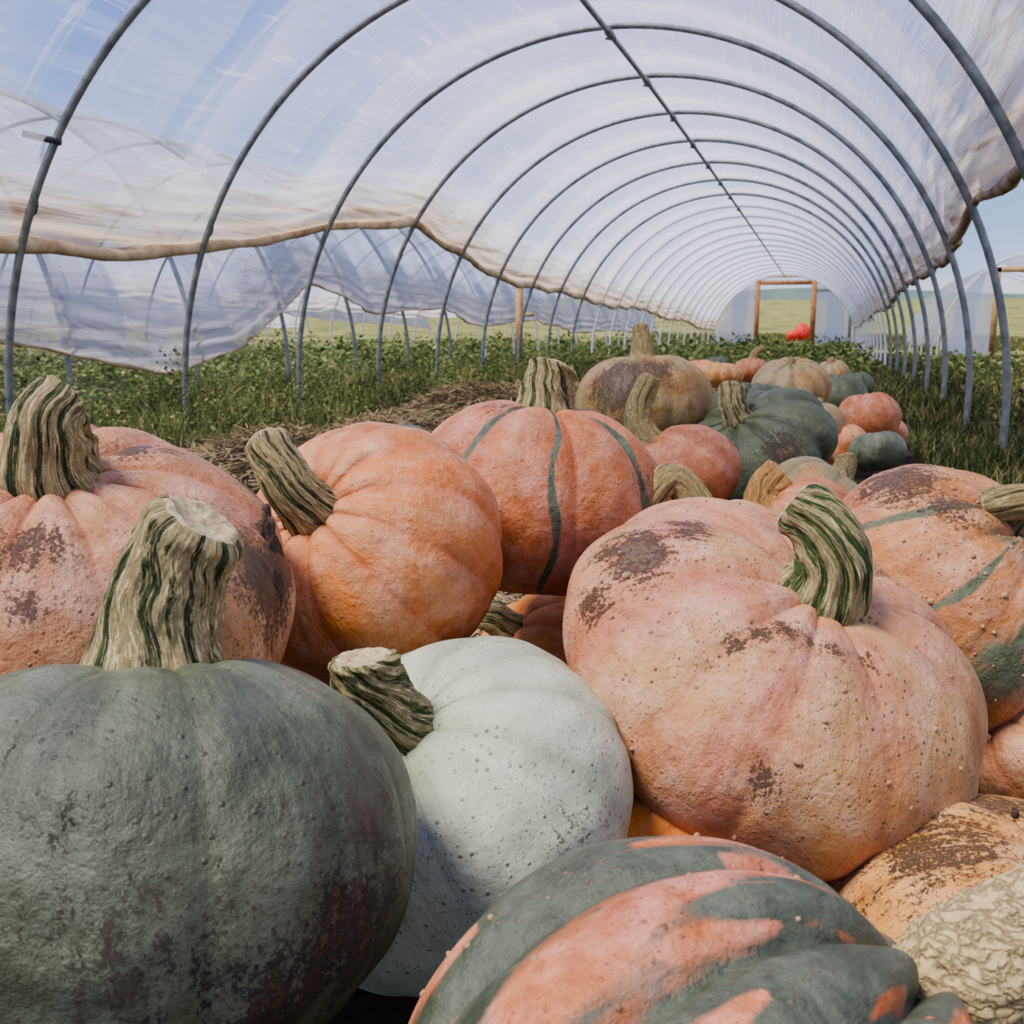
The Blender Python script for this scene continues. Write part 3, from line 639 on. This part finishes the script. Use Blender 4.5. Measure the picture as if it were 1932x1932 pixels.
aRn=([2,5.2,6.9,7.85,9.55,10.8,13.05,14.5,17.5,20,31],[9,9,2.4,5.6,20,12.5,17,11,13,10,10])
me,e1,e2=film(XN,2.0,YN0+(NN-1)*SPC,([0,40],[18,18]),aRn,YN0,3,foldR=1.1,wR=.7)
f=obj('plastic_film',me,FM2); tag(f,'drooping white plastic film over the neighbouring tunnel on the left','plastic film'); hem(e2,7,f,'thin drooping hem',.012)
XT=-14.2
for k in range(12):
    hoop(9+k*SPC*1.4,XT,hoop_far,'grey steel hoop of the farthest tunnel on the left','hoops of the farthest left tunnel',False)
me,e1,e2=film(XT,9,9+11*SPC*1.4,([0,40],[12,12]),([0,14,18,22,40],[10,22,8,18,9]),9,5,5,60)
f=obj('plastic_film',me,FM2); tag(f,'white plastic film over the farthest tunnel on the left','plastic film')
XR=4.75
for k in range(8):
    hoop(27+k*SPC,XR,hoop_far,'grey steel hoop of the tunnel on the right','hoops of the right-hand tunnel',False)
me,e1,e2=film(XR,27,27+7*SPC,([0,60],[4,4]),([0,60],[4,4]),27,6,5,60)
f=obj('plastic_film',me,FM2); tag(f,'white plastic film over the smaller-looking tunnel on the right','plastic film')

# ---------- end wall and timber
wood=simple('timber',S(178,118,66),S(128,80,44),9,.75,bump=.004); wood2=simple('timber_pale',S(184,146,96),S(146,110,66),9,.8,bump=.004)
def endwall(y,xc,x0,x1,ztop,name):
    gz0=float(drop(y))
    xs=np.concatenate([np.linspace(xc-R0+.04,x0,22),np.linspace(x0,x1,14)[1:-1],np.linspace(x1,xc+R0-.04,22)])
    Vv=[];Q=[]; nz=14
    for i,x in enumerate(xs):
        zt=gz0+SP+math.sqrt(max((R0-.03)**2-(x-xc)**2,0)); zb=gz0 if (x<=x0+1e-6 or x>=x1-1e-6) else ztop
        for j in range(nz): Vv.append((x,y+.015*math.sin(x*7+j),zb+(zt-zb)*j/(nz-1)))
    for i in range(len(xs)-1):
        inside=x0-1e-6<=xs[i] and xs[i+1]<=x1+1e-6
        if inside and (abs(xs[i]-x0)<1e-6 or abs(xs[i+1]-x1)<1e-6): continue
        for j in range(nz-1): Q.append((i*nz+j,(i+1)*nz+j,(i+1)*nz+j+1,i*nz+j+1))
    me=mesh(name,Vv,Q); vattr(me,'uvw',[(v[0],v[2],0) for v in Vv]); fattr(me,'edge',[.0]*len(Vv)); return me
EF=film_mat('end_film',op=.60)
gE=-.6; DX0,DX1=-2.30,-.52; DT=H+1.13
w=obj('wall_back',endwall(YE+.12,XC,DX0,DX1,DT,'wall_back'),EF); tag(w,'white plastic end wall of the main tunnel around the door','wall',kind='structure')
df=empty('door_frame',((DX0+DX1)/2,YE-.15,gE)); tag(df,'orange-brown timber door frame at the far end of the main tunnel','door frame')
xm=(DX0+DX1)/2
obj('post',mesh('post',*box((DX0-xm,0,(DT-gE)/2),(.15,.1,DT-gE)),smooth=False),wood,df)
obj('post',mesh('post',*box((DX1-xm,0,(DT-gE)/2+.06),(.17,.1,DT-gE+.12)),smooth=False),wood,df)
obj('lintel',mesh('lintel',*box((0,0,DT-gE-.17),(DX1-DX0,.09,.14)),smooth=False),wood,df)
obj('top_rail',mesh('top_rail',*box((0,0,DT-gE+.03),(DX1-DX0,.07,.05)),smooth=False),wood2,df)
gm=simple('weathered_post',S(84,96,98),S(112,120,118),9,.8)
bx=DX1+1.15-xm
obj('side_post',mesh('side_post',*box((bx,0,.85),(.1,.08,1.7)),smooth=False),gm,df)
obj('side_rail',mesh('side_rail',*box(((bx+DX1-xm)/2-.15,0,2.02),(.85,.08,.09)),smooth=False),gm,df)
obj('side_brace',mesh('side_brace',*tube([(bx-.31,0,2.02),(bx-.15,0,1.88),(bx,0,1.68)],.045,8)),gm,df)
df2=empty('door_frame',(XR,26.7,float(drop(27)))); tag(df2,'pale timber door frame on the end of the tunnel at the right','door frame')
for xx in (-1.15,.15,1.2): obj('post',mesh('post',*box((xx,0,1.05),(.13,.1,2.1)),smooth=False),wood2,df2)
obj('lintel',mesh('lintel',*box((0,0,2.05),(2.5,.1,.11)),smooth=False),wood2,df2)
w=obj('wall_right',endwall(26.88,XR,XR-1.15,XR+1.2,1.6,'wall_right'),EF); tag(w,'white plastic end wall of the tunnel on the right','wall',kind='structure')
sk=obj('wooden_stake',mesh('wooden_stake',*joinparts([box((0,0,.6),(.09,.09,1.2)),box((.12,0,.8),(.22,.05,.05))]),smooth=False),wood2,loc=(-4.45,15.5,float(drop(15.5))))
tag(sk,'pale wooden stake standing between the two left rows of hoops','stake')
red=simple('red_fabric',S(232,52,28),S(196,32,22),6,.6,bump=.02)
V_,T_=ICO3
def blob(c,s,seed): return (V_*np.array(s)*(1+lump(V_,seed,.14,2.5)[:,None])+np.array(c),np.zeros((0,4),int),T_)
th_=obj('tarpaulin_heap',mesh('tarpaulin_heap',*joinparts([blob((.1,0,.34),(.28,.26,.30),3),blob((-.2,-.05,.22),(.28,.26,.2),5)])),red,loc=(-.98,38.9,-.28))
tag(th_,'small bright red heap of covering in the grass beyond the far door','heap')
cr_=obj('crate',mesh('crate',*joinparts([box((0,0,.02),(.9,.6,.04)),box((-.43,0,.18),(.04,.6,.32)),box((.43,0,.18),(.04,.6,.32)),box((0,-.28,.12),(.9,.03,.1)),box((0,-.28,.27),(.9,.03,.1)),box((0,.28,.2),(.9,.03,.28))]),smooth=False),wood2,loc=(-.98,38.9,-.62))
tag(cr_,'low timber crate under the bright red heap beyond the door','crate')

# ---------- world, sun, camera
w=bpy.data.worlds.new('sky'); bpy.context.scene.world=w; w.use_nodes=True; nt=w.node_tree; nt.nodes.clear()
mm=M.__new__(M); mm.t=nt; mm.out=nt.nodes.new('ShaderNodeOutputWorld')
tc=mm.n('ShaderNodeTexCoord').outputs['Generated']; sx=mm.n('ShaderNodeSeparateXYZ'); mm.l(tc,sx.inputs[0])
base=mm.mix(mm.rng(sx.outputs[2],0.,.36),S(176,208,250),S(16,80,214))
mp=mm.n('ShaderNodeMapping'); mm.l(tc,mp.inputs[0]); mp.inputs['Scale'].default_value=(1,1,2.2)
cn=mm.noise(mp.outputs[0],2.1,8,.58,.3); cn=mm.math('ADD',cn,mm.rng(sx.outputs[0],-.8,.35,-.24,.10))
cn=mm.math('ADD',cn,mm.rng(sx.outputs[2],.0,.16,.16,0.))
col=mm.mix(mm.rng(cn,.47,.72,smooth=True),base,S(250,250,252))
bg=mm.n('ShaderNodeBackground'); mm.l(col,bg.inputs[0]); bg.inputs[1].default_value=1.5; mm.l(bg.outputs[0],mm.out.inputs[0])
sl=bpy.data.lights.new('sun','SUN'); sl.energy=7.5; sl.angle=rad(20); sl.color=(1,.91,.77); so=bpy.data.objects.new('sun',sl); C.objects.link(so)
so.rotation_euler=Vector((.40,.34,-.85)).to_track_quat('-Z','Y').to_euler()
cd=bpy.data.cameras.new('camera'); co=bpy.data.objects.new('camera',cd); C.objects.link(co)
cd.sensor_width=36; cd.lens=36*F/1932; cd.clip_start=.02; cd.clip_end=2000
co.matrix_world=Matrix.Translation(CAM)@Matrix((rgt,upv,-fwd)).transposed().to_4x4()
cd.dof.use_dof=True; cd.dof.focus_distance=1.15; cd.dof.aperture_fstop=18
bpy.context.scene.camera=co
